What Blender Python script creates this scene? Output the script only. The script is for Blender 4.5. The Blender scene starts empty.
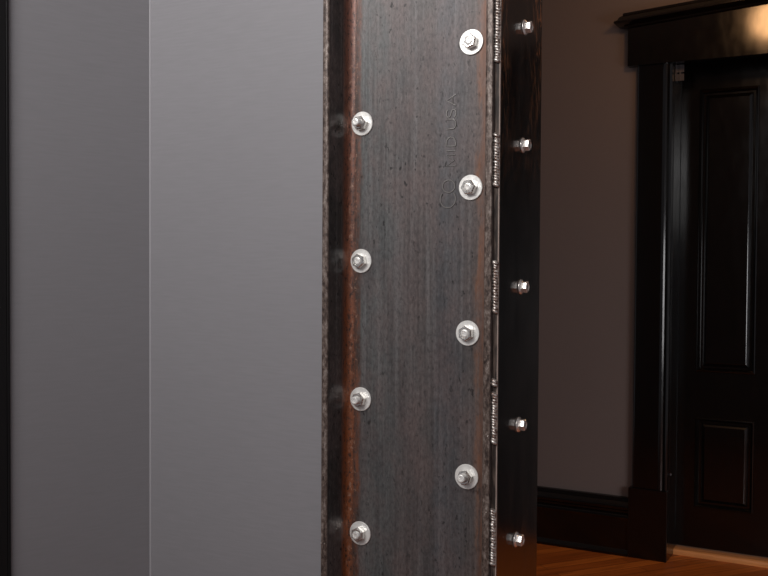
import bpy, bmesh, math, random
from mathutils import Vector, Matrix
random.seed(7)
sc = bpy.context.scene
COL = sc.collection
R = math.radians
PI = math.pi

# ------------------------------------------------------------------ helpers
def link(name, bm, mat, parent=None, smooth=None):
    me = bpy.data.meshes.new(name)
    bmesh.ops.recalc_face_normals(bm, faces=bm.faces[:])
    bm.to_mesh(me); bm.free()
    if mat: me.materials.append(mat)
    if smooth:
        me.shade_smooth()
        me.set_sharp_from_angle(angle=R(smooth))
    o = bpy.data.objects.new(name, me)
    COL.objects.link(o)
    if parent: o.parent = parent
    return o

def tag(o, label, cat=None, kind=None, group=None):
    o['label'] = label
    if cat: o['category'] = cat
    if kind: o['kind'] = kind
    if group: o['group'] = group
    return o

def box(bm, x0, x1, y0, y1, z0, z1, bev=0.0):
    m = Matrix.Translation(((x0+x1)/2, (y0+y1)/2, (z0+z1)/2)) @ Matrix.Diagonal((x1-x0, y1-y0, z1-z0, 1))
    r = bmesh.ops.create_cube(bm, size=1.0, matrix=m)
    if bev:
        es = list({e for v in r['verts'] for e in v.link_edges})
        bmesh.ops.bevel(bm, geom=es, offset=bev, segments=2, affect='EDGES', profile=0.5)

def prism(bm, pts, a0, a1, axis='Z'):
    """extrude a closed 2-D outline along an axis (Z: pts=(x,y); X: pts=(y,z))"""
    def mk(p, a):
        return bm.verts.new((p[0], p[1], a) if axis == 'Z' else (a, p[0], p[1]))
    A = [mk(p, a0) for p in pts]; B = [mk(p, a1) for p in pts]
    n = len(pts)
    for i in range(n):
        j = (i+1) % n
        bm.faces.new((A[i], A[j], B[j], B[i]))
    bm.faces.new(A[::-1]); bm.faces.new(B)

def lathe(bm, prof, seg=40, mat=Matrix.Identity(4), n_side=None, rot=0.0, closed=False):
    """rings of (radius, height) turned about local Z, then moved by mat"""
    rings = []
    for (r, h) in prof:
        if r < 1e-7:
            rings.append([bm.verts.new(mat @ Vector((0, 0, h)))])
        else:
            rings.append([bm.verts.new(mat @ Vector((r*math.cos(rot+2*PI*k/seg), r*math.sin(rot+2*PI*k/seg), h))) for k in range(seg)])
    pairs = list(zip(rings, rings[1:]))
    if closed: pairs.append((rings[-1], rings[0]))
    for a, b in pairs:
        for k in range(seg):
            l = (k+1) % seg
            if len(a) == 1 and len(b) == 1: continue
            if len(a) == 1: bm.faces.new((a[0], b[k], b[l]))
            elif len(b) == 1: bm.faces.new((a[k], a[l], b[0]))
            else: bm.faces.new((a[k], a[l], b[l], b[k]))

def tube(bm, pts, r, seg=8):
    """round bar through points, closed ends"""
    n = len(pts); rings = []
    for i, p in enumerate(pts):
        p = Vector(p)
        d = (Vector(pts[min(i+1, n-1)]) - Vector(pts[max(i-1, 0)])).normalized()
        u = d.cross(Vector((0, 1, 0)))
        if u.length < 1e-4: u = d.cross(Vector((1, 0, 0)))
        u.normalize(); w = d.cross(u)
        rings.append([bm.verts.new(p + u*r*math.cos(2*PI*k/seg) + w*r*math.sin(2*PI*k/seg)) for k in range(seg)])
    for a, b in zip(rings, rings[1:]):
        for k in range(seg):
            l = (k+1) % seg
            bm.faces.new((a[k], a[l], b[l], b[k]))
    bm.faces.new(rings[0][::-1]); bm.faces.new(rings[-1])

# ------------------------------------------------------------------ materials
class NT:
    def __init__(s, name):
        s.m = bpy.data.materials.new(name); s.m.use_nodes = True
        s.t = s.m.node_tree; s.b = s.t.nodes['Principled BSDF']
        s.co = s.t.nodes.new('ShaderNodeTexCoord')
    def n(s, t, **k):
        o = s.t.nodes.new(t)
        for a, v in k.items(): setattr(o, a, v)
        return o
    def l(s, a, b): s.t.links.new(a, b)
    def set(s, **k):
        for a, v in k.items(): s.b.inputs[a.replace('_', ' ')].default_value = v
    def mapped(s, scale=(1, 1, 1), rot=(0, 0, 0), loc=(0, 0, 0)):
        m = s.n('ShaderNodeMapping'); s.l(s.co.outputs['Object'], m.inputs['Vector'])
        m.inputs['Scale'].default_value = scale; m.inputs['Rotation'].default_value = rot; m.inputs['Location'].default_value = loc
        return m.outputs['Vector']
    def noise(s, vec, scale, detail=4, rough=.55, dist=0.0):
        o = s.n('ShaderNodeTexNoise'); s.l(vec, o.inputs['Vector'])
        o.inputs['Scale'].default_value = scale; o.inputs['Detail'].default_value = detail
        o.inputs['Roughness'].default_value = rough; o.inputs['Distortion'].default_value = dist
        return o.outputs['Fac']
    def ramp(s, fac, stops, interp='LINEAR'):
        o = s.n('ShaderNodeValToRGB'); s.l(fac, o.inputs['Fac'])
        cr = o.color_ramp; cr.interpolation = interp
        while len(cr.elements) < len(stops): cr.elements.new(.5)
        for e, (p, c) in zip(cr.elements, stops):
            e.position = p
            e.color = (c, c, c, 1) if isinstance(c, (int, float)) else (*c, 1)
        return o.outputs['Color']
    def math(s, op, a, b=None, c=None, clamp=False):
        o = s.n('ShaderNodeMath', operation=op, use_clamp=clamp)
        for i, v in enumerate((a, b, c)):
            if v is None: continue
            if isinstance(v, (int, float)): o.inputs[i].default_value = v
            else: s.l(v, o.inputs[i])
        return o.outputs[0]
    def mix(s, fac, a, b, blend='MIX'):
        o = s.n('ShaderNodeMix', data_type='RGBA', blend_type=blend)
        for sock, v in ((o.inputs[0], fac), (o.inputs[6], a), (o.inputs[7], b)):
            if isinstance(v, (int, float)): sock.default_value = v
            elif isinstance(v, tuple): sock.default_value = (*v, 1)
            else: s.l(v, sock)
        return o.outputs[2]
    def bump(s, h, strength, dist=.001):
        o = s.n('ShaderNodeBump'); s.l(h, o.inputs['Height'])
        o.inputs['Strength'].default_value = strength; o.inputs['Distance'].default_value = dist
        s.l(o.outputs['Normal'], s.b.inputs['Normal'])
    def xyz(s):
        o = s.n('ShaderNodeSeparateXYZ'); s.l(s.co.outputs['Object'], o.inputs[0])
        return o.outputs

def paint_material(name, col, rough=.55):
    m = NT(name)
    a = m.noise(m.mapped((1, 1, 14)), 26, 4)
    b = m.noise(m.mapped((1, 1, 1)), 1.7, 3)
    c = m.mix(m.ramp(a, [(.3, 0.0), (.7, 1.0)]), tuple(x*.955 for x in col), tuple(x*1.045 for x in col))
    c = m.mix(m.math('MULTIPLY', m.ramp(b, [(.35, 0.0), (.65, 1.0)]), .35), c, tuple(x*.9 for x in col))
    m.l(c, m.b.inputs['Base Color'])
    m.set(Roughness=rough)
    m.bump(m.noise(m.mapped((1, 1, 6)), 160, 3), .12, .0006)
    return m.m

def black_wood(name):
    m = NT(name)
    a = m.noise(m.mapped((30, 30, 1.5)), 3, 5)
    m.l(m.mix(a, (.0019, .0015, .0014), (.0042, .0030, .0026)), m.b.inputs['Base Color'])
    m.l(m.ramp(m.noise(m.mapped((8, 8, 3)), 4, 4), [(.3, .12), (.7, .19)]), m.b.inputs['Roughness'])
    m.bump(m.noise(m.mapped((22, 22, 5)), 5, 4), .05, .001)
    return m.m

def steel_web():
    m = NT('mill scale steel with rust')
    X, Y, Z = m.xyz()
    wob = m.noise(m.mapped((1, 1, 1.2)), 9, 4)
    wob2 = m.noise(m.mapped((18, 18, 1)), 12, 3)
    xx = m.math('ADD', X, m.math('MULTIPLY', m.math('SUBTRACT', wob, .5), .018))
    xx = m.math('ADD', xx, m.math('MULTIPLY', m.math('SUBTRACT', wob2, .5), .006))
    u = m.math('MULTIPLY', m.math('ADD', xx, .045), 1/.29, clamp=True)
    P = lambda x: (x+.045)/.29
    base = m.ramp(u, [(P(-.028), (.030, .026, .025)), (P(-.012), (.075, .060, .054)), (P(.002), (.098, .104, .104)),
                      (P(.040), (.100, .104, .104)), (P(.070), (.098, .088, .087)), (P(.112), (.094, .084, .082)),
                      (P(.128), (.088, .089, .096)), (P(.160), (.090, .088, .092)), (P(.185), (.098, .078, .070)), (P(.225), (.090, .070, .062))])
    # long vertical rolling streaks and cloudy patches
    st = m.noise(m.mapped((200, 200, 3.2)), 1, 5, .6)
    base = m.mix(m.math('MULTIPLY', m.ramp(st, [(.34, 1.0), (.60, 0.0)]), .55), base, (.036, .031, .031))
    st2 = m.noise(m.mapped((110, 110, 2.0), loc=(3, 1, 2)), 1, 5, .6)
    base = m.mix(m.math('MULTIPLY', m.ramp(st2, [(.50, 0.0), (.72, 1.0)]), .60), base, (.175, .165, .168))
    cl = m.noise(m.mapped((2, 2, 1), loc=(.3, 0, 5)), 9, 6, .65)
    base = m.mix(m.math('MULTIPLY', m.ramp(cl, [(.42, 0.0), (.62, 1.0)]), .60), base, (.135, .098, .093))
    cl2 = m.noise(m.mapped((2, 2, .6), loc=(8, 0, 1)), 12, 5, .65)
    base = m.mix(m.math('MULTIPLY', m.ramp(cl2, [(.52, 0.0), (.70, 1.0)]), .45), base, (.034, .032, .036))
    grain = m.noise(m.mapped((1, 1, .45)), 260, 5, .75)
    base = m.mix(m.math('MULTIPLY', m.ramp(grain, [(.36, 1.0), (.52, 0.0)]), .56), base, (.026, .022, .022))
    base = m.mix(m.math('MULTIPLY', m.ramp(grain, [(.55, 0.0), (.70, 1.0)]), .28), base, (.24, .22, .215))
    # dark pits, thicker towards the upper left of the web
    pit = m.noise(m.mapped((1, 1, .6), loc=(.7, 0, .2)), 120, 3, .6)
    pmask = m.ramp(m.noise(m.mapped((1, 1, 1), loc=(0, 0, .4)), 5, 3), [(.40, 0.0), (.62, 1.0)])
    base = m.mix(m.math('MULTIPLY', m.ramp(pit, [(.61, 0.0), (.66, 1.0)]), m.math('MULTIPLY_ADD', pmask, .5, .4)), base, (.010, .008, .008))
    # rust: in the left root, along the right root and in a thin streak through the right bolts
    def band(c, w, soft):
        d = m.math('ABSOLUTE', m.math('SUBTRACT', xx, c))
        return m.ramp(m.math('MULTIPLY', d, 1/.05, clamp=True), [(w/.05, 1.0), ((w+soft)/.05, 0.0)])
    rn = m.noise(m.mapped((1.4, 1.4, .32), loc=(2, 2, 2)), 60, 6, .7)
    speck = m.noise(m.mapped((1, 1, .6), loc=(5, 2, 2)), 230, 5, .75)
    r1 = m.math('MULTIPLY', band(-.0225, .0050, .006), m.ramp(rn, [(.30, .55), (.55, 1.0)]))
    r1 = m.math('MULTIPLY', r1, m.ramp(speck, [(.40, .25), (.52, 1.0)]))
    inweb = m.ramp(m.math('MULTIPLY', m.math('MULTIPLY', Y, -1), 1/.05, clamp=True), [(.22, 1.0), (.40, 0.0)])
    r1 = m.math('MULTIPLY', r1, inweb)
    zz = m.ramp(m.math('MULTIPLY', m.math('SUBTRACT', Z, .65), 1/1.1, clamp=True), [(.0, (.36, .095, .018)), (.36, (.31, .085, .024)), (.55, (.25, .085, .046)), (.85, (.27, .125, .095))])
    zz = m.mix(m.math('MULTIPLY', m.ramp(speck, [(.42, 0.0), (.6, 1.0)]), .5), zz, (.10, .04, .022))
    r0 = m.math('MULTIPLY', m.math('MULTIPLY', band(-.0100, .0045, .005), inweb), m.ramp(speck, [(.40, .25), (.55, .95)]))
    base = m.mix(r0, base, m.mix(m.ramp(rn, [(.40, 0.0), (.62, 1.0)]), (.045, .024, .018), m.mix(.45, zz, (.12, .06, .045))))
    base = m.mix(r1, base, zz)
    r4 = m.math('MULTIPLY', m.math('MULTIPLY', band(-.0150, .0045, .004), inweb), m.ramp(speck, [(.56, 0.0), (.64, .8)]))
    base = m.mix(r4, base, (.36, .23, .17))
    r5 = m.math('MULTIPLY', m.math('MULTIPLY', band(-.0170, .0070, .004), inweb), m.ramp(speck, [(.38, .85), (.46, 0.0)]))
    base = m.mix(r5, base, (.028, .014, .010))
    r2 = m.math('MULTIPLY', band(.1885, .0012, .007), m.ramp(m.noise(m.mapped((3, 3, .5), loc=(1, 7, 3)), 22, 5, .7), [(.46, 0.0), (.66, .60)]))
    base = m.mix(r2, base, (.27, .10, .035))
    r3 = m.math('MULTIPLY', band(.205, .009, .010), m.ramp(rn, [(.36, .1), (.58, .75)]))
    base = m.mix(r3, base, (.17, .075, .042))
    # worn brown-grey flange toes, smooth flange sides
    toe = m.ramp(m.math('MULTIPLY', m.math('SUBTRACT', m.math('MULTIPLY', Y, -1), .045), 1/.01, clamp=True), [(.60, 0.0), (.82, 1.0)])
    tn = m.noise(m.mapped((1, 1, .5), loc=(1, 1, 4)), 210, 5, .75)
    base = m.mix(toe, base, m.ramp(tn, [(.36, (.022, .014, .012)), (.48, (.095, .066, .054)), (.60, (.20, .16, .14)), (.74, (.36, .32, .30))]))
    m.l(base, m.b.inputs['Base Color'])
    m.set(Metallic=.25)
    side = m.ramp(m.math('MULTIPLY', m.math('SUBTRACT', m.math('MULTIPLY', Y, -1), .008), 1/.04, clamp=True), [(.10, 0.0), (.30, 1.0)])
    m.l(m.mix(side, m.ramp(st, [(.3, .34), (.7, .52)]), m.mix(toe, (.22, .22, .22), (.42, .42, .42))), m.b.inputs['Roughness'])
    h = m.math('ADD', m.math('MULTIPLY', grain, .5), m.math('MULTIPLY', rn, .8))
    m.bump(h, .30, .0008)
    return m.m

def dark_plate():
    m = NT('oiled dark steel plate')
    X, Y, Z = m.xyz()
    n1 = m.noise(m.mapped((30, 30, 1.5)), 3, 5)
    base = m.mix(n1, (.0022, .0017, .0015), (.0065, .0048, .0042))
    # rusty runs near the top of the plate, fading downwards
    sp = m.noise(m.mapped((2.5, 2.5, .6), loc=(4, 0, 1)), 70, 6, .75)
    top = m.ramp(m.math('MULTIPLY', m.math('SUBTRACT', Z, 1.0), 1.6, clamp=True), [(.45, 0.0), (.95, 1.0)])
    top = m.math('MULTIPLY', top, m.ramp(m.noise(m.mapped((1, 1, .35), loc=(0, 3, 0)), 16, 3), [(.42, .1), (.6, 1.0)]))
    base = m.mix(m.math('MULTIPLY', m.ramp(sp, [(.49, 0.0), (.60, 1.0)]), m.math('MULTIPLY', top, .9)), base, (.42, .17, .07))
    m.l(base, m.b.inputs['Base Color'])
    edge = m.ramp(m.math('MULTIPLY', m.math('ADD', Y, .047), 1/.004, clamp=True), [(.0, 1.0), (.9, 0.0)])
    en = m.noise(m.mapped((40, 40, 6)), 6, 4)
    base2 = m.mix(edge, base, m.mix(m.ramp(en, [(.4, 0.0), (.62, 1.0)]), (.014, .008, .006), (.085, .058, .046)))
    rim = m.math('MULTIPLY', edge, m.ramp(m.math('MULTIPLY', m.math('SUBTRACT', X, .2300), 1/.0055, clamp=True), [(.70, 0.0), (.84, 1.0)]))  # outer edge lightened, the glint of its bevel put into the colour
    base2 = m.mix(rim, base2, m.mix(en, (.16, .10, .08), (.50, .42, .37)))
    m.l(base2, m.b.inputs['Base Color'])
    m.l(m.mix(edge, m.ramp(m.noise(m.mapped((6, 6, 2)), 6, 4), [(.3, .10), (.7, .20)]), (.6, .6, .6)), m.b.inputs['Roughness'])
    m.set(Metallic=.0, IOR=2.5)
    m.l(m.ramp(edge, [(0, .5), (1, .08)]), m.b.inputs['Specular IOR Level'])
    m.bump(m.noise(m.mapped((40, 40, 8)), 4, 4), .12, .0008)
    return m.m

def zinc(name, rough=.30, col=(.80, .79, .76), metal=.5):
    m = NT(name)
    a = m.noise(m.mapped((1, 1, 1)), 260, 4, .6)
    m.l(m.mix(a, tuple(c*.82 for c in col), tuple(min(1, c*1.1) for c in col)), m.b.inputs['Base Color'])
    m.set(Metallic=metal)
    m.l(m.ramp(a, [(.3, rough-.05), (.7, rough+.1)]), m.b.inputs['Roughness'])
    m.bump(a, .08, .0004)
    return m.m

def weld_mat():
    m = NT('weld metal')
    a = m.noise(m.mapped((1, 1, 1)), 240, 5, .7)
    b = m.noise(m.mapped((1, 1, 1)), 9, 3)
    c = m.mix(m.ramp(a, [(.42, 0.0), (.6, 1.0)]), (.16, .11, .09), (.80, .76, .72))
    c = m.mix(m.math('MULTIPLY', m.ramp(b, [(.4, 0.0), (.65, 1.0)]), .6), c, (.16, .075, .04))
    m.l(c, m.b.inputs['Base Color'])
    m.set(Metallic=.7, Roughness=.33)
    return m.m

def wood_floor():
    m = NT('orange brown oak strip floor')
    v = m.mapped((1, 1, 1), rot=(0, 0, R(-52)))
    br = m.n('ShaderNodeTexBrick'); m.l(v, br.inputs['Vector'])
    br.offset = .37
    br.inputs['Color1'].default_value = (.64, .165, .024, 1); br.inputs['Color2'].default_value = (.36, .080, .012, 1)
    br.inputs['Mortar'].default_value = (.03, .009, .004, 1)
    br.inputs['Scale'].default_value = 1; br.inputs['Mortar Size'].default_value = .0012
    br.inputs['Brick Width'].default_value = .95; br.inputs['Row Height'].default_value = .057
    mp = m.n('ShaderNodeMapping'); m.l(v, mp.inputs['Vector']); mp.inputs['Scale'].default_value = (2.2, 45, 1)
    g = m.noise(mp.outputs['Vector'], 1.6, 6, .65, .6)
    c = m.mix(m.ramp(g, [(.35, 0.0), (.65, 1.0)]), m.mix(.55, br.outputs['Color'], (.13, .028, .005)), br.outputs['Color'])
    m.l(c, m.b.inputs['Base Color'])
    m.l(m.ramp(g, [(.3, .42), (.7, .32)]), m.b.inputs['Roughness'])
    m.b.inputs['Specular IOR Level'].default_value = .22
    m.bump(g, .06, .001)
    return m.m

def plain(name, col, rough=.6, var=.15, scale=40, stretch=(1, 1, 1)):
    m = NT(name)
    a = m.noise(m.mapped(stretch), scale, 5)
    m.l(m.mix(a, tuple(c*(1-var) for c in col), tuple(c*(1+var) for c in col)), m.b.inputs['Base Color'])
    m.set(Roughness=rough)
    return m.m

GREY = (.218, .213, .226)
M_wall = paint_material('grey wall paint', GREY)
M_hall = paint_material('brown grey hall paint', (.128, .100, .091))
M_wood = black_wood('black stained wood')
M_satin = plain('dull black paint', (.006, .0055, .006), .55, .3, 9, (20, 20, 2))
M_satin.node_tree.nodes['Principled BSDF'].inputs['Specular IOR Level'].default_value = .2
M_steel = steel_web()
M_plate = dark_plate()
M_letter = plain('highlighted raised steel', (.165, .155, .15), .38, .4, 180)  # letters coloured lighter to stand in for their lit edges
M_letter.node_tree.nodes['Principled BSDF'].inputs['Metallic'].default_value = .5
M_zinc = zinc('zinc plated washer', .34, (.89, .88, .85), .38)
M_nut = zinc('zinc plated nut', .20, (.84, .82, .79), .88)
M_rod = zinc('zinc plated thread', .24, (.92, .90, .87), .45)
M_bolt = zinc('zinc flange bolt', .20, (.88, .83, .79), .70)
M_weld = weld_mat()
M_floor = wood_floor()
M_ceil = plain('white ceiling paint', (.62, .61, .59), .7, .03)
M_corner_highlight = plain('pale corner highlight', (.36, .355, .375), .45, .05)
M_sill = plain('worn oak threshold', (.58, .23, .07), .45, .35, 6, (2, 30, 30))
M_brass = plain('dull steel hardware', (.055, .05, .055), .35, .2)

# ------------------------------------------------------------------ setting
CEIL = 2.70
bm = bmesh.new(); box(bm, -2.2, 2.6, -3.0, 3.2, -.06, 0)
tag(link('floor', bm, M_floor), 'glossy orange-brown wooden strip floor', 'floor', 'structure')
bm = bmesh.new(); box(bm, -2.2, 2.6, -3.0, 3.2, CEIL, CEIL+.06)
tag(link('ceiling', bm, M_ceil), 'plain white ceiling above the steel column', 'ceiling', 'structure')
# grey wall that the column stands against, and the return to its left
bm = bmesh.new(); box(bm, -2.2, -.0385, -.045, .085, 0, CEIL, .0012)
tag(link('wall_centre', bm, M_wall), 'lighter grey painted wall directly left of the steel column', 'wall', 'structure')
_a = R(66); DL = (-math.cos(_a), -math.sin(_a)); ML = (math.sin(_a), -math.cos(_a))
def LW(t, h): return (-.372+DL[0]*t+ML[0]*h, -.0452+DL[1]*t+ML[1]*h)       # along / out from the angled wall
bm = bmesh.new(); prism(bm, [LW(0, 0), LW(.26, 0), LW(.26, -.12), (-.45, -.0452)], 0, CEIL)
tag(link('wall_left', bm, M_wall), 'darker grey painted wall between black casing and the corner line', 'wall', 'structure')
# thin bead in the corner, its highlight put into a paler grey
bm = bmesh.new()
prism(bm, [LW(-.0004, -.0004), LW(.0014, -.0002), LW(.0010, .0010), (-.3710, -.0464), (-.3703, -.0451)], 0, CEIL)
tag(link('trim_3', bm, M_corner_highlight), 'thin pale highlight line in the corner of the grey walls', 'trim', 'structure')
# black casing at the far left
bm = bmesh.new()
prism(bm, [LW(*p) for p in ((.2240, .0002), (.2240, .0055), (.2255, .007), (.2275, .0072), (.2285, .0062), (.2295, .0072), (.33, .0085), (.334, .006), (.334, -.13), (.262, -.13), (.262, .0002))], 0, CEIL-.001)
tag(link('trim_2', bm, M_satin), 'black wooden casing strip at the far left of the picture', 'trim', 'structure')
# far hall wall
bm = bmesh.new()
box(bm, -2.2, -.11, 2.69, 2.85, 0, CEIL); box(bm, .795, 1.05, 2.69, 2.85, 0, CEIL); box(bm, 1.90, 2.6, 2.69, 2.85, 0, CEIL); box(bm, 1.05, 1.90, 2.69, 2.85, 2.15, CEIL); box(bm, -.11, .795, 2.69, 2.85, 2.06, CEIL)
tag(link('wall_back', bm, M_hall), 'brown-grey hall wall behind the steel column, beside the door', 'wall', 'structure')
bm = bmesh.new()
prism(bm, [(2.69, 0), (2.652, 0), (2.652, .010), (2.660, .022), (2.664, .026), (2.664, .146), (2.660, .152), (2.656, .158), (2.658, .166), (2.668, .176), (2.668, .184), (2.655, .192),
           (2.652, .202), (2.656, .212), (2.668, .222), (2.672, .238), (2.69, .240)], -2.2, -.2505, 'X')
tag(link('baseboard_back', bm, M_wood, None, 30), 'tall black moulded baseboard on the hall wall left of the door', 'baseboard', 'structure')

# door surround: casing legs, plinths, header board and cornice
root = bpy.data.objects.new('trim_1', None); COL.objects.link(root); root.location = (-.165, 2.69, 0)
tag(root, 'black wooden door surround with a heavy moulded cornice', 'door casing', 'structure')
def sub(name, bm, mat, parent, smooth=None):
    o = link(name, bm, mat, None, smooth)
    o.data.transform(Matrix.Translation(-parent.location)) ; o.parent = parent
    return o
def leg(x0, x1, flip):
    bm = bmesh.new()
    pts = [(0, 2.69), (0, 2.668), (.004, 2.662), (.010, 2.660), (.104, 2.660), (.108, 2.656), (.116, 2.654), (.122, 2.657), (.126, 2.663), (.130, 2.660), (.136, 2.657), (.141, 2.661), (.142, 2.69)]
    if flip: pts = [(.142-a, b) for a, b in pts]
    prism(bm, [(x0+a, b) for a, b in pts], .289, 2.004)
    return bm
sub('casing', leg(-.237, 0, False), M_wood, root, 25)
sub('casing', leg(.777, 0, True), M_wood, root, 25)
for x0, x1 in ((-.2495, -.0925), (.775, .932)):
    bm = bmesh.new(); box(bm, x0, x1, 2.652, 2.69, 0, .2885, .003)
    sub('plinth_block', bm, M_wood, root)
PK, SL = .341, .065                                    # the head rises to a low peak over the door
def rise(x): return SL*(PK+.272-abs(x-PK))
bm = bmesh.new()
A = [bm.verts.new((x, 2.648, z)) for x, z in ((-.272, 2.0045), (.954, 2.0045), (.954, 2.156), (PK, 2.156+rise(PK)), (-.272, 2.156))]
B = [bm.verts.new((v.co.x, 2.69, v.co.z)) for v in A]
bm.faces.new(A); bm.faces.new(B[::-1])
for i in range(5): bm.faces.new((A[i], A[(i+1) % 5], B[(i+1) % 5], B[i]))
sub('header_board', bm, M_wood, root)
bm = bmesh.new()
cp = [(2.69, 2.1565), (2.641, 2.1565), (2.636, 2.159), (2.634, 2.164), (2.622, 2.167), (2.606, 2.172), (2.601, 2.175), (2.601, 2.181), (2.606, 2.185), (2.612, 2.187), (2.618, 2.199), (2.630, 2.207), (2.630, 2.214), (2.634, 2.217), (2.69, 2.219)]
n = len(cp); cols = []
for x, sgn in ((-.272, -1), (PK, 0), (.954, 1)):
    cols.append([bm.verts.new((x+sgn*max(2.648-y, 0), y, z+rise(x)-(SL*max(2.648-y, 0) if sgn else 0))) for y, z in cp])
for a, b in zip(cols, cols[1:]):
    for i in range(n):
        j = (i+1) % n
        bm.faces.new((a[i], b[i], b[j], a[j]))
for L in (cols[0], cols[2]):
    back = [bm.verts.new((v.co.x, 2.69, v.co.z)) for v in L]
    for i in range(1, n-2): bm.faces.new((L[i], L[i+1], back[i+1], back[i]))
sub('cornice', bm, M_wood, root, 25)
bm = bmesh.new()
box(bm, -.1105, -.093, 2.691, 2.86, 0, 2.0435, .001); box(bm, .777, .795, 2.691, 2.86, 0, 2.0435, .001)
box(bm, -.1105, .795, 2.691, 2.86, 2.044, 2.0595, .001)
sub('jamb', bm, M_wood, root)
bm = bmesh.new(); prism(bm, [(2.784, 0), (2.86, 0), (2.86, .023), (2.794, .023), (2.787, .020), (2.784, .012)], -.0925, .7765, 'X')
tag(link('trim_4', bm, M_sill), 'worn light brown wooden threshold under the black door', 'threshold', 'structure')

# unseen black slab added so the glossy plate reflects something dark
bm = bmesh.new(); box(bm, 1.051, 1.899, 2.70, 2.74, .005, 2.149, .003)
tag(link('reflection_slab', bm, M_satin), 'unseen black slab added for a dark reflection in the plate', 'door', 'structure')
# four-panel door
DX0, DX1, DY, DZ0, DZ1 = -.0915, .7755, 2.828, .030, 2.0415
px = [(-.020, .211), (.473, .704)]
px = [(-.020, .211), (.331, .562)]
DX1 = .65
px_all = px
bm = bmesh.new()
xs = [DX0, px[0][0], px[0][1], px[1][0], px[1][1], .7755]
zs = [DZ0, .196, .571, .760, 1.918, DZ1]
px = [(-.020, .211), (xs[3], .7755-.0715)]
xs[4] = px[1][1]
grid = [[bm.verts.new((x, DY, z)) for z in zs] for x in xs]
for i in range(5):
    for j in range(5):
        if i in (1, 3) and j in (1, 3): continue
        bm.faces.new((grid[i][j], grid[i+1][j], grid[i+1][j+1], grid[i][j+1]))
# edges and back of the slab
def quad(a, b, c, d): bm.faces.new([bm.verts.new(p) for p in (a, b, c, d)])
X1 = .7755; YB = DY+.040
quad((DX0, DY, DZ0), (X1, DY, DZ0), (X1, YB, DZ0), (DX0, YB, DZ0)); quad((DX0, DY, DZ1), (X1, DY, DZ1), (X1, YB, DZ1), (DX0, YB, DZ1))
quad((DX0, DY, DZ0), (DX0, DY, DZ1), (DX0, YB, DZ1), (DX0, YB, DZ0)); quad((X1, DY, DZ0), (X1, DY, DZ1), (X1, YB, DZ1), (X1, YB, DZ0))
quad((DX0, YB, DZ0), (X1, YB, DZ0), (X1, YB, DZ1), (DX0, YB, DZ1))
door = link('door_1', bm, M_wood)
tag(door, 'black four-panel wooden door at the right edge of the picture', 'door', 'structure')
for (a, b) in px:
    for (z0, z1) in ((zs[1], zs[2]), (zs[3], zs[4])):
        bm = bmesh.new()
        rings = []
        for ins, d in ((0, 0), (.002, -.003), (.006, -.004), (.010, .001), (.014, .007), (.016, .014), (.024, .014), (.036, .006), (.038, .005)):
            rings.append([bm.verts.new(p) for p in ((a+ins, DY+d, z0+ins), (b-ins, DY+d, z0+ins), (b-ins, DY+d, z1-ins), (a+ins, DY+d, z1-ins))])
        for r0, r1 in zip(rings, rings[1:]):
            for k in range(4):
                l = (k+1) % 4
                bm.faces.new((r0[k], r0[l], r1[l], r1[k]))
        bm.faces.new(rings[-1])
        link('panel', bm, M_wood, door)
# small plate at the top corner of the door, and the lower hinge knuckle
bm = bmesh.new()
box(bm, -.0928, -.0885, 2.700, 2.726, 1.938, 2.004, .0008)
box(bm, -.0885, -.060, 2.703, 2.706, 1.938, 1.966, .0008); box(bm, -.0885, -.060, 2.703, 2.706, 1.972, 2.002, .0008); box(bm, -.078, -.072, 2.700, 2.704, 1.938, 2.002, .0008)
pl = sub('corner_bracket', bm, M_brass, root)
tag(pl, 'small dull grey metal bracket')
bm = bmesh.new()
lathe(bm, [(0, .345), (.0032, .345), (.0035, .350), (.002, .353), (0, .354)], 16, Matrix.Translation((-.0905, 2.703, 0)))
tag(link('hinge', bm, M_brass, door, 40), 'dull metal hinge pin')

# ------------------------------------------------------------------ steel column
column = bpy.data.objects.new('steel_channel_post', None); COL.objects.link(column)
tag(column, 'rusty dark steel channel post welded to a black plate, beside the grey wall', 'steel post')
def arc(cx, cy, r, a0, a1, n=8):
    return [(cx+r*math.cos(R(a0+(a1-a0)*i/n)), cy+r*math.sin(R(a0+(a1-a0)*i/n))) for i in range(n+1)]
XL0, XL1, XR1, XR0 = -.0361, -.0262, .2168, .2277      # flange outer / toe inner
T = -.055                                               # toe
prof = []
prof += [(XL0, .0062)]
prof += arc(XL0+.0015, T+.0015, .0015, 180, 270, 3)
prof += arc(XL1-.0040, T+.0040, .0040, 270, 360, 5)
prof += arc(-.0222+.0095, -.0095, .0095, 180, 90, 8)
prof += arc(.2132-.0095, -.0095, .0095, 90, 0, 8)
prof += arc(XR1+.0040, T+.0040, .0040, 180, 270, 5)
prof += arc(XR0-.0015, T+.0015, .0015, 270, 360, 3)
prof += [(XR0, .0062)]
bm = bmesh.new(); prism(bm, prof, .0005, CEIL-.0005)
channel = link('channel', bm, M_steel, column, 35)
tag(channel, 'rolled steel channel with rust in its corners and raised lettering')
bm = bmesh.new(); box(bm, .2278, .2355, -.047, .1185, .0005, CEIL-.0005, .0007)
plate = link('side_plate', bm, M_plate, column)
tag(plate, 'glossy near-black steel plate welded to the side')

# raised mill lettering, reading upwards
bm = bmesh.new()
zv = lambda v: 1.4305-(v-100)*.001406
XT, XB = .1366, .1508
def stroke(pts, r=.0013):
    tube(bm, [(x, .00015, z) for x, z in pts], r, 6)
def ell(cx, cz, rx, rz, a0, a1, n=20):
    return [(cx+rx*math.cos(R(a0+(a1-a0)*i/n)), cz+rz*math.sin(R(a0+(a1-a0)*i/n))) for i in range(n+1)]
cx = (XT+XB)/2
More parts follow.
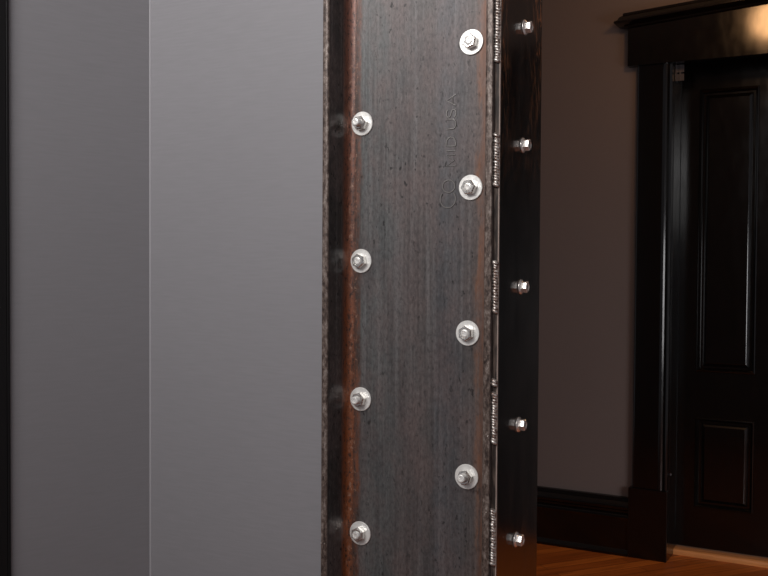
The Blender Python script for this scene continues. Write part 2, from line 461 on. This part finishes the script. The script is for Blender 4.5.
# C (opens upwards), O
stroke(ell(.1397, zv(199.0), .0118, .0125, 140, 400, 26))
stroke(ell(.1408, zv(186.2), .0095, .0088, 0, 360, 26))
# M
stroke([(XB, zv(166)), (XT, zv(166)), (XB-.002, zv(160.6)), (XT, zv(155)), (XB, zv(155))])
# I
stroke([(XB, zv(150.6)), (XT, zv(150.6))])
# D
stroke([(XB, zv(146)), (XT, zv(146))]); stroke([(XT, zv(146))]+ell(cx, zv(143), (XB-XT)/2, .0085, 180, 0, 16)+[(XB, zv(146))])
# U
stroke([(XT, zv(129)), (XB-.004, zv(128.6))]+ell(XB-.004, zv(124), .004, .0066, 270, 450, 12)+[(XT, zv(119))])
# S
stroke([(XB-b*(XB-XT), zv(117.0)+a*.0103) for a, b in ((0, .16), (.12, .04), (.35, 0), (.65, 0), (.9, .05), (1, .2), (.98, .34), (.8, .44), (.5, .5), (.2, .57), (.02, .68), (0, .82), (.1, .95), (.35, 1), (.65, 1), (.88, .96), (1, .84))])
# A
stroke([(XB, zv(105.6)), (XT, zv(100.2)), (XB, zv(94.6))]); stroke([(XB-.005, zv(103.6)), (XB-.005, zv(96.8))])
let = link('raised_lettering', bm, M_letter, channel, 60)

# stitch welds between the channel and the plate
def bead(z0, z1):
    bm = bmesh.new()
    z = z0
    while z < z1:
        end = (z-z0 < .003) or (z1-z < .004)
        r = (.0052 if end else .0044)+random.uniform(-.0004, .0004)
        mat = Matrix.Translation((.2312+random.uniform(-.0004, .0004), -.0478-(.0008 if end else 0), z)) @ Matrix.Rotation(R(random.uniform(15, 40)), 4, 'Y') @ Matrix.Diagonal((1.0, .85, .62, 1))
        bmesh.ops.create_icosphere(bm, subdivisions=2, radius=r, matrix=mat)
        z += .0037+random.uniform(-.0004, .0005)
    return link('weld_bead', bm, M_weld, column, 50)
BEADS = [(1.4659, 1.5983), (1.3018, 1.3769), (1.1343, 1.2050), (1.0363, 1.0471), (.9593, 1.0323), (.7956, .8723)]
for a, b in BEADS:
    bead(a+.003, b-.003)
# stray drops of weld spatter
for x, y, z in ((-.0352, -.0551, .7885), (-.0290, -.0551, .789), (.2240, -.0551, .868), (.2255, -.0551, .9705)):
    bm = bmesh.new()
    bmesh.ops.create_icosphere(bm, subdivisions=2, radius=.0012, matrix=Matrix.Translation((x, y, z)))
    link('weld_spatter', bm, M_weld, column, 60)

# ---- anchor bolts through the web: thread > washer, nut
def make_anchor(tip):
    """local +Z is the bolt axis, 0 at the steel face"""
    bm = bmesh.new()
    r = .0062
    pr = [(0, -.004), (r, -.004)]
    z = .0
    while z < tip-.0022:
        pr += [(r, z), (r-.0007, z+.0007)]
        z += .0014
    pr += [(r, tip-.0018), (r-.0010, tip-.0004), (r-.0022, tip), (.0034, tip), (.0028, tip-.0012), (0, tip-.0014)]
    lathe(bm, pr, 24)
    rod = link('threaded_rod', bm, M_rod, None, 30)
    return rod
def washer_mesh():
    bm = bmesh.new()
    lathe(bm, [(.0072, .0002), (.0174, .0002), (.0178, .0007), (.0178, .0018), (.0172, .0024), (.0074, .0024), (.0072, .0020)], 48, closed=True)
    return bm
def nut_mesh(h=.0098):
    bm = bmesh.new()
    # hexagonal nut: chamfered top, washer-faced bottom, bored through
    rc = .0095/math.cos(R(30))
    hexr = lambda k, f: rc
    lathe(bm, [(.0063, .0), (rc*.90, .0), (rc*.985, .0008), (rc, .0016), (rc, h-.0022), (rc*.97, h-.0010), (rc*.86, h), (.0080, h), (.0064, h-.0012)], 6, closed=True)
    # round the chamfer circle by spinning a collar on top
    lathe(bm, [(.0064, h-.0002), (.0086, h-.0002), (.0082, h+.0006), (.0066, h+.0006)], 32, closed=True)
    return bm
to_wall = Matrix.Rotation(R(90), 4, 'X')          # +Z -> -Y
W0 = link('washer', washer_mesh(), M_zinc, None, 30)
N0 = link('nut', nut_mesh(), M_nut, None, 25)
ORD = ['topmost', 'second from top', 'third from top', 'lowest']
ANCH = [('left', -.0003, 1.4065, .0235, 8, (0, 0)), ('left', -.0009, 1.2030, .0142, 40, (0, 0)), ('left', -.0005, .9967, .0220, 15, (0, 1)), ('left', .0, .7950, .0165, 28, (1, -1)),
        ('right', .1742, 1.5085, .0135, 20, (0, 0)), ('right', .1748, 1.3065, .0138, 5, (0, 0)), ('right', .1720, 1.1024, .0140, 33, (0, 0)), ('right', .1722, .8996, .0255, 12, (-4, 3))]
first = True
for i, (side, x, z, tip, spin, tilt) in enumerate(ANCH):
    t = bpy.data.objects.new('anchor_bolt', None); COL.objects.link(t)
    t.matrix_world = Matrix.Translation((x, 0, z)) @ to_wall
    t.empty_display_size = .02
    where = 'by the rusty left corner of the steel' if side == 'left' else 'near the right edge of the steel'
    tag(t, f'{ORD[i % 4]} zinc nut and round washer {where}', 'bolt', None, f'zinc nuts and washers in the {side} row')
    b = make_anchor(tip); b.parent = t
    w = W0 if first else W0.copy(); nn = N0 if first else N0.copy()
    for o in (w, nn):
        if not first: COL.objects.link(o)
        o.parent = t
    w.rotation_euler = (0, 0, R(spin*3))
    nn.location = (0, 0, .0025); nn.rotation_euler = (R(tilt[0]*.5), R(tilt[1]*.5), R(spin))
    b.rotation_euler = (R(tilt[0]), R(tilt[1]), 0)
    first = False

# ---- flange-head bolts through the side plate: head > flange
def flange_bolt_mesh():
    bm = bmesh.new()
    rc = .0072/math.cos(R(30))
    lathe(bm, [(0, .0015), (rc, .0015), (rc, .0096), (rc*.95, .0106), (rc*.84, .0110), (.0050, .0110), (.0046, .0105), (0, .0105)], 6)
    return bm
def flange_mesh():
    bm = bmesh.new()
    lathe(bm, [(0, .0001), (.0104, .0001), (.0108, .0006), (.0106, .0014), (.0088, .0027), (.0070, .0031), (0, .0031)], 40)
    return bm
to_side = Matrix.Rotation(R(90), 4, 'Y')           # +Z -> +X
H0 = link('hex_head', flange_bolt_mesh(), M_bolt, None, 25)
F0 = link('flange', flange_mesh(), M_bolt, None, 40)
ORD5 = ['topmost', 'second from top', 'middle', 'second from bottom', 'lowest']
for i, (y, z, spin) in enumerate([(.0430, 1.5313, -5), (.0405, 1.3665, -11), (.0373, 1.1676, -17), (.0330, .9739, -23), (.0275, .8122, -28)]):
    h = H0 if i == 0 else H0.copy(); f = F0 if i == 0 else F0.copy()
    t = bpy.data.objects.new('flange_bolt', None); COL.objects.link(t)
    t.matrix_world = Matrix.Translation((.2356, y, z)) @ to_side @ Matrix.Rotation(R(spin), 4, 'Z')
    t.empty_display_size = .02
    tag(t, f'{ORD5[i]} shiny hex flange bolt head on the glossy black plate', 'bolt', None, 'flange bolts down the black plate')
    for o in (h, f):
        if i: COL.objects.link(o)
        o.parent = t

# ------------------------------------------------------------------ light
def area(name, loc, target, sx, sy, power, col, spread=180):
    l = bpy.data.lights.new(name, 'AREA'); l.shape = 'RECTANGLE'; l.size = sx; l.size_y = sy
    l.energy = power; l.color = col; l.spread = R(spread)
    o = bpy.data.objects.new(name, l); COL.objects.link(o)
    o.location = loc
    o.rotation_euler = (Vector(target)-Vector(loc)).to_track_quat('-Z', 'Y').to_euler()
    return o
area('key_light', (-.15, -1.75, 2.35), (.05, 0, 1.80), 1.1, .8, 14.5, (1.0, .975, .96), 110)  # broad softbox key from the upper left behind the camera
area('fill_light', (1.0, -2.1, 2.0), (.15, 0, 1.5), .7, .8, 4, (1.0, .98, .97), 130)  # added fill that brightens the bolts and their reflections in the plate
area('hall_fill', (2.3, .55, .95), (.1, 2.45, .1), 1.0, .9, 9, (.97, .95, .97), 95)  # unseen daylight fill added to brighten the hall floor and lower wall
def lamp(name, loc, power, r, col):
    l = bpy.data.lights.new(name, 'POINT'); l.energy = power; l.shadow_soft_size = r; l.color = col
    o = bpy.data.objects.new(name, l); COL.objects.link(o); o.location = loc
    return o
lamp('hall_lamp', (.18, 1.90, 2.305), 8, .08, (1.0, .52, .22))
w = bpy.data.worlds.new('room'); sc.world = w; w.use_nodes = True
bg = w.node_tree.nodes['Background']; bg.inputs[0].default_value = (.95, .93, 1.0, 1); bg.inputs[1].default_value = .2

# ------------------------------------------------------------------ camera
cam = bpy.data.cameras.new('camera'); co = bpy.data.objects.new('camera', cam); COL.objects.link(co)
cam.sensor_width = 36; cam.lens = 950/768*36
cam.clip_start = .02
co.matrix_world = Matrix.Translation((.700, -1.2305, 1.2)) @ Matrix.Rotation(R(28.3), 4, 'Z') @ Matrix.Rotation(R(90-1.5), 4, 'X') @ Matrix.Rotation(R(.34), 4, 'Z')
sc.camera = co
vs = sc.view_settings
vs.view_transform = 'Standard'; vs.look = 'None'; vs.exposure = 0; vs.gamma = 1; vs.use_curve_mapping = False
